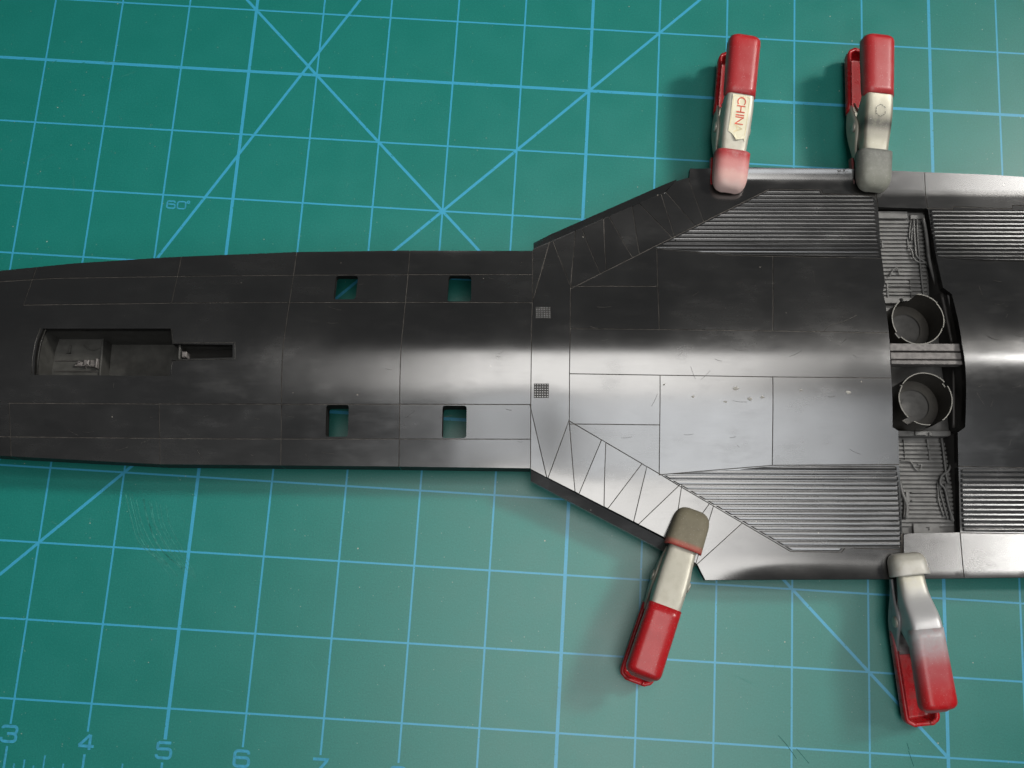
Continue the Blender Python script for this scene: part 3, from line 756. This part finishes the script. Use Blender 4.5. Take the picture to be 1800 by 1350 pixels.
def clamp(tip, tip_z, end, end_z, zmid, mats, label, sw=1.0, kink=0.0, low_extra=0.0, spread=.40, sleeve=.50, grip0=1.26, roll=0.0, tip_r=.14):
    a = unp(*tip, tip_z); b = unp(*end, end_z); L = math.hypot(b[0]-a[0], b[1]-a[1])
    c = bpy.data.objects.new("spring_clamp", None); COL.objects.link(c)
    c.location = (a[0]*S, a[1]*S, zmid*S); c.rotation_euler = (math.radians(roll), 0, math.atan2(b[1]-a[1], b[0]-a[0]))
    tag(c, label, "spring clamp", "red handled spring clamps gripping the model")
    k = L / 2.15
    for sg in (1, -1):
        ex = 0 if sg > 0 else low_extra; zo = 0.0 if sg > 0 else -.05; g0 = grip0*k
        arm = shell("clamp_arm", [(min(.26*k, sleeve*k*.5),.17,.165*sw,.10),(.46*k,.185,.175*sw,.13),(.62*k,.215+kink*.1,.185*sw,.20),(.76*k,.25+kink*.6,.195*sw,.33),(.90*k,.29+kink,.20*sw,.40+kink*.6),
                     (1.04*k,.325+kink*.8,.20*sw,.37+kink*.5),(1.2*k,.348+kink*.4,.198*sw,.25),(1.40*k,.352,.185*sw,.15)] if sg > 0 else
                    [(.10*k,.15,.165*sw,.10),(.46*k,.185,.175*sw,.13),(.62*k,.215,.20*sw,.20),(.76*k,.25,.222*sw,.34),(.90*k,.29,.228*sw,.42),
                     (1.04*k,.325,.225*sw,.38),(1.2*k,.345,.21*sw,.25),(1.40*k,.350,.185*sw,.15)], mats["arm"] if sg > 0 else mats["arm_low"], c, .026, sg, zo)
        zs = float(np.interp(grip0, [.9,1.04,1.2,1.42], [.29+kink,.325+kink*.8,.348+kink*.4,.352])) + .020
        shell("grip", cap(g0, L+ex, zs if sg > 0 else .372, spread, .214*sw if sg > 0 else .222*sw, .224*sw, .20, .23, .10, .022), mats["grip"] if sg > 0 else mats["grip_low"], arm, .05, sg, zo, .098)
        shell("jaw_sleeve", cap(sleeve*k, 0.0, .215, .18, .215*sw, .200*sw, .20, .17, tip_r), mats["jaw"] if sg > 0 else mats["jaw_low"], arm, .03, sg, zo, .085)
    px_ = .92*k
    V, F = [], []
    prof = [(0, -.262), (.05, -.26), (.072, -.247), (.075, -.232), (.03, -.232), (.03, .232), (.075, .232), (.072, .247), (.05, .26), (0, .262)]
    for r, yy in prof:
        for j in range(20): V.append((px_ + r*math.cos(2*math.pi*j/20), yy*sw, -.04 + r*math.sin(2*math.pi*j/20)))
    for i in range(len(prof)-1):
        for j in range(20): F.append([i*20+j, i*20+(j+1) % 20, (i+1)*20+(j+1) % 20, (i+1)*20+j])
    mesh_obj("rivet", V, F, mats["rivet"], c, True)
    # coil spring on the rivet, its two ends pressing the handles apart
    pts = [(px_+.5*k, -.08, .28)] + [(px_ + .1*math.cos(t), -.08 + .16*t/(6*math.pi), -.04 + .1*math.sin(t)) for t in np.arange(.6, 6*math.pi, .5)] + [(px_+.5*k, .09, -.33)]
    V, F = tube(pts, .02, 6); mesh_obj("coil_spring", V, F, mats["rivet"], c, True)
    return c, k, L
M["steel"] = mat_paint("bright_steel", [(0,(.44,.425,.36)),(3,(.46,.45,.39))], .44, .25, spec=.4, speck=(.30,.285,.22))
M["steel_rivet"] = mat_paint("rivet_steel", [(0,(.42,.41,.36)),(3,(.42,.41,.36))], .4, .5)
red = mat_paint("red_vinyl", [(1.2,RED),(1.25,RED),(2.3,RED)], .28, spec=.45, speck=(.26,.012,.014), ns=5)
red_dusty = mat_paint("dusty_red_vinyl", [(1.2,RED2),(1.9,RED2),(2.15,RED)], .36, spec=.45, speck=(.42,.085,.085), ns=5)
base = {"arm": M["steel"], "arm_low": M["steel"], "grip": red_dusty, "grip_low": red, "jaw": red, "jaw_low": red, "rivet": M["steel_rivet"]}
zw = .50
c1, k1, L1 = clamp((1283,327), .67, (1310,56), .90, zw, dict(base, jaw=mat_paint("pale_worn_vinyl", [(.0,(.60,.44,.41)),(.12,(.60,.36,.33)),(.30,(.54,.22,.21)),(.47,(.38,.04,.045))], .55, spec=.3, speck=(.60,.44,.42), ns=7, edge=.2)),
      "red handled spring clamp with a torn CHINA sticker and pale pink jaw sleeve", roll=5)
c2, k2, L2 = clamp((1539,326), .67, (1545,55), .90, zw, dict(base, arm=mat_paint("sooty_steel", [(.4,(.22,.215,.18)),(.60,(.34,.33,.27)),(.74,(.26,.25,.21)),(.88,(.07,.07,.06)),(1.04,(.26,.25,.20)),(1.3,(.46,.44,.36))], .42, .25, spec=.4, speck=(.28,.27,.21)), jaw=mat_paint("grey_sprayed_vinyl", [(0,(.20,.205,.175)),(.5,(.15,.155,.14))], .55, spec=.3, speck=(.30,.31,.28), ns=16), jaw_low=mat_paint("dark_red_vinyl", [(0,(.1,.05,.05)),(.5,(.2,.03,.03))], .5)),
      "red handled spring clamp with dark grey jaw sleeve and embossed hexagon mark on steel", roll=6, low_extra=.06)
c3, k3, L3 = clamp((1223,899), .67, (1131,1190), .90, zw, dict(base, jaw=mat_paint("olive_sprayed_vinyl", [(0,(.165,.15,.105)),(.40,(.19,.17,.12)),(.46,(.36,.12,.09)),(.5,(.40,.06,.05))], .62, spec=.25, speck=(.12,.11,.08), ns=16, edge=.02), grip=red),
      "tilted red handled spring clamp with olive grey jaw sleeve over the angled wing edge", low_extra=.08)
c4, k4, L4 = clamp((1597,976), .67, (1656,1250), .90, zw, dict(base, arm=mat_paint("silver_sprayed_arm", [(.25,(.40,.385,.31)),(.62,(.46,.46,.46)),(1.3,(.48,.48,.50))], .40, .25, spec=.45, speck=(.42,.42,.43)), arm_low=mat_paint("silver_sprayed_low", [(.3,(.34,.34,.35)),(1.3,(.36,.36,.37))], .42, .3),
      jaw=mat_paint("cream_sprayed_vinyl", [(0,(.42,.41,.36)),(.2,(.48,.47,.43)),(.5,(.46,.46,.45))], .45, .1, spec=.4, speck=(.32,.29,.21)), jaw_low=mat_paint("silver_sprayed_sleeve", [(0,(.34,.34,.35)),(3,(.36,.36,.37))], .42, .3),
      grip=mat_paint("silver_to_red_vinyl", [(.98,(.44,.43,.44)),(1.08,(.40,.33,.34)),(1.42,(.40,.06,.068)),(1.75,(.46,.010,.014))], .32, spec=.4, speck=(.42,.10,.10), edge=.10),
      grip_low=mat_paint("glossy_red_vinyl", [(1.0,(.36,.10,.11)),(1.4,(.46,.010,.015)),(2.4,(.46,.010,.015))], .28)),
      "silver sprayed spring clamp whose red grip fades to silver at its neck", kink=.08, low_extra=.20, spread=.42, sleeve=.29, grip0=1.04, roll=-3, tip_r=.075)
# sticker with its lettering on the first clamp
M["sticker"] = mat_paint("yellowed_paper", [(0,(.78,.74,.56)),(3,(.78,.75,.60))], .6, spec=.3, speck=(.56,.48,.28))
M["stick_line"] = mat_simple("faded_print", (.70,.60,.36), .6)
M["red_print"] = mat_simple("red_print", (.62,.10,.05), .6)
def arm_top(s): return 0.0 + np.interp(s/k1, [.46,.62,.76,.90,1.04,1.2,1.42], [.185,.215,.25,.29,.325,.348,.352])
s0, s1 = .62*k1, 1.235*k1; n = 10; V, F = [], []
tear = [(-.125, .02), (-.10, .055), (-.05, .03), (0, .015), (.03, .05), (.07, .10), (.125, .13)]
for k, (yy, dt) in enumerate(tear):
    for j in range(n+1):
        s = s0+dt + (s1-s0-dt)*j/n; lift = .012 + (.02 if j == 0 and 2 <= k <= 4 else 0); V.append((s, yy, float(arm_top(s)) + lift))
for k in range(len(tear)-1):
    for j in range(n): F.append([k*(n+1)+j, k*(n+1)+j+1, (k+1)*(n+1)+j+1, (k+1)*(n+1)+j][::-1])
st_ = mesh_obj("sticker", V, F, M["sticker"], c1)
fr = [(s0+.20, .112), (s1-.04, .112), (s1-.02, .09), (s1-.02, -.09), (s1-.04, -.112), (s0+.09, -.112)]
V, F = ribbon(densify(fr, .06), .007, 0); V = [(a, b, float(arm_top(a))+.0145) for a, b, _ in V]; mesh_obj("printed_border", V, F, M["stick_line"], st_)
LS = (s1-s0)
for i, ch in enumerate("CHINA"):
    s = s1 - .085 - [0, .115, .195, .27, .375][i]
    sl = (float(arm_top(s+.03))-float(arm_top(s-.03)))/.06
    Mx = Matrix.Translation(Vector((s, .0, float(arm_top(s))+.016))*S) @ Matrix.Rotation(-math.atan(sl), 4, 'Y') @ Matrix.Rotation(math.pi, 4, 'Z')
    text_mesh("printed_letter", ch, .172, M["red_print"] if ch != "A" else M["stick_line"], st_, Mx)
# embossed hexagon on the second clamp, drawn flat in thin dark strokes
def arm_top2(s): return 0.0 + np.interp(s/k2, [.46,.62,.76,.90,1.04,1.2,1.42], [.185,.215,.25,.29,.325,.348,.352])
hx = [(1.02*k2 + .085*math.cos(math.radians(a)), .075*math.sin(math.radians(a))) for a in range(0, 361, 60)]
parts = []
for i in range(6):
    a, b = hx[i], hx[i+1]
    for t0, t1 in ((.02,.42),(.55,.9)):
        if i == 4 and t0 > .5: continue
        pts = [(a[0]+(b[0]-a[0])*t, a[1]+(b[1]-a[1])*t) for t in (t0, t1)]
        v_, f_ = ribbon(pts, .008, 0); parts.append(([(p[0], p[1], float(arm_top2(p[0]))+.008) for p in v_], f_))
V, F = merge(parts); mesh_obj("embossed_mark", V, F, M["bay_dark"], c2)
bpy.context.view_layer.update()
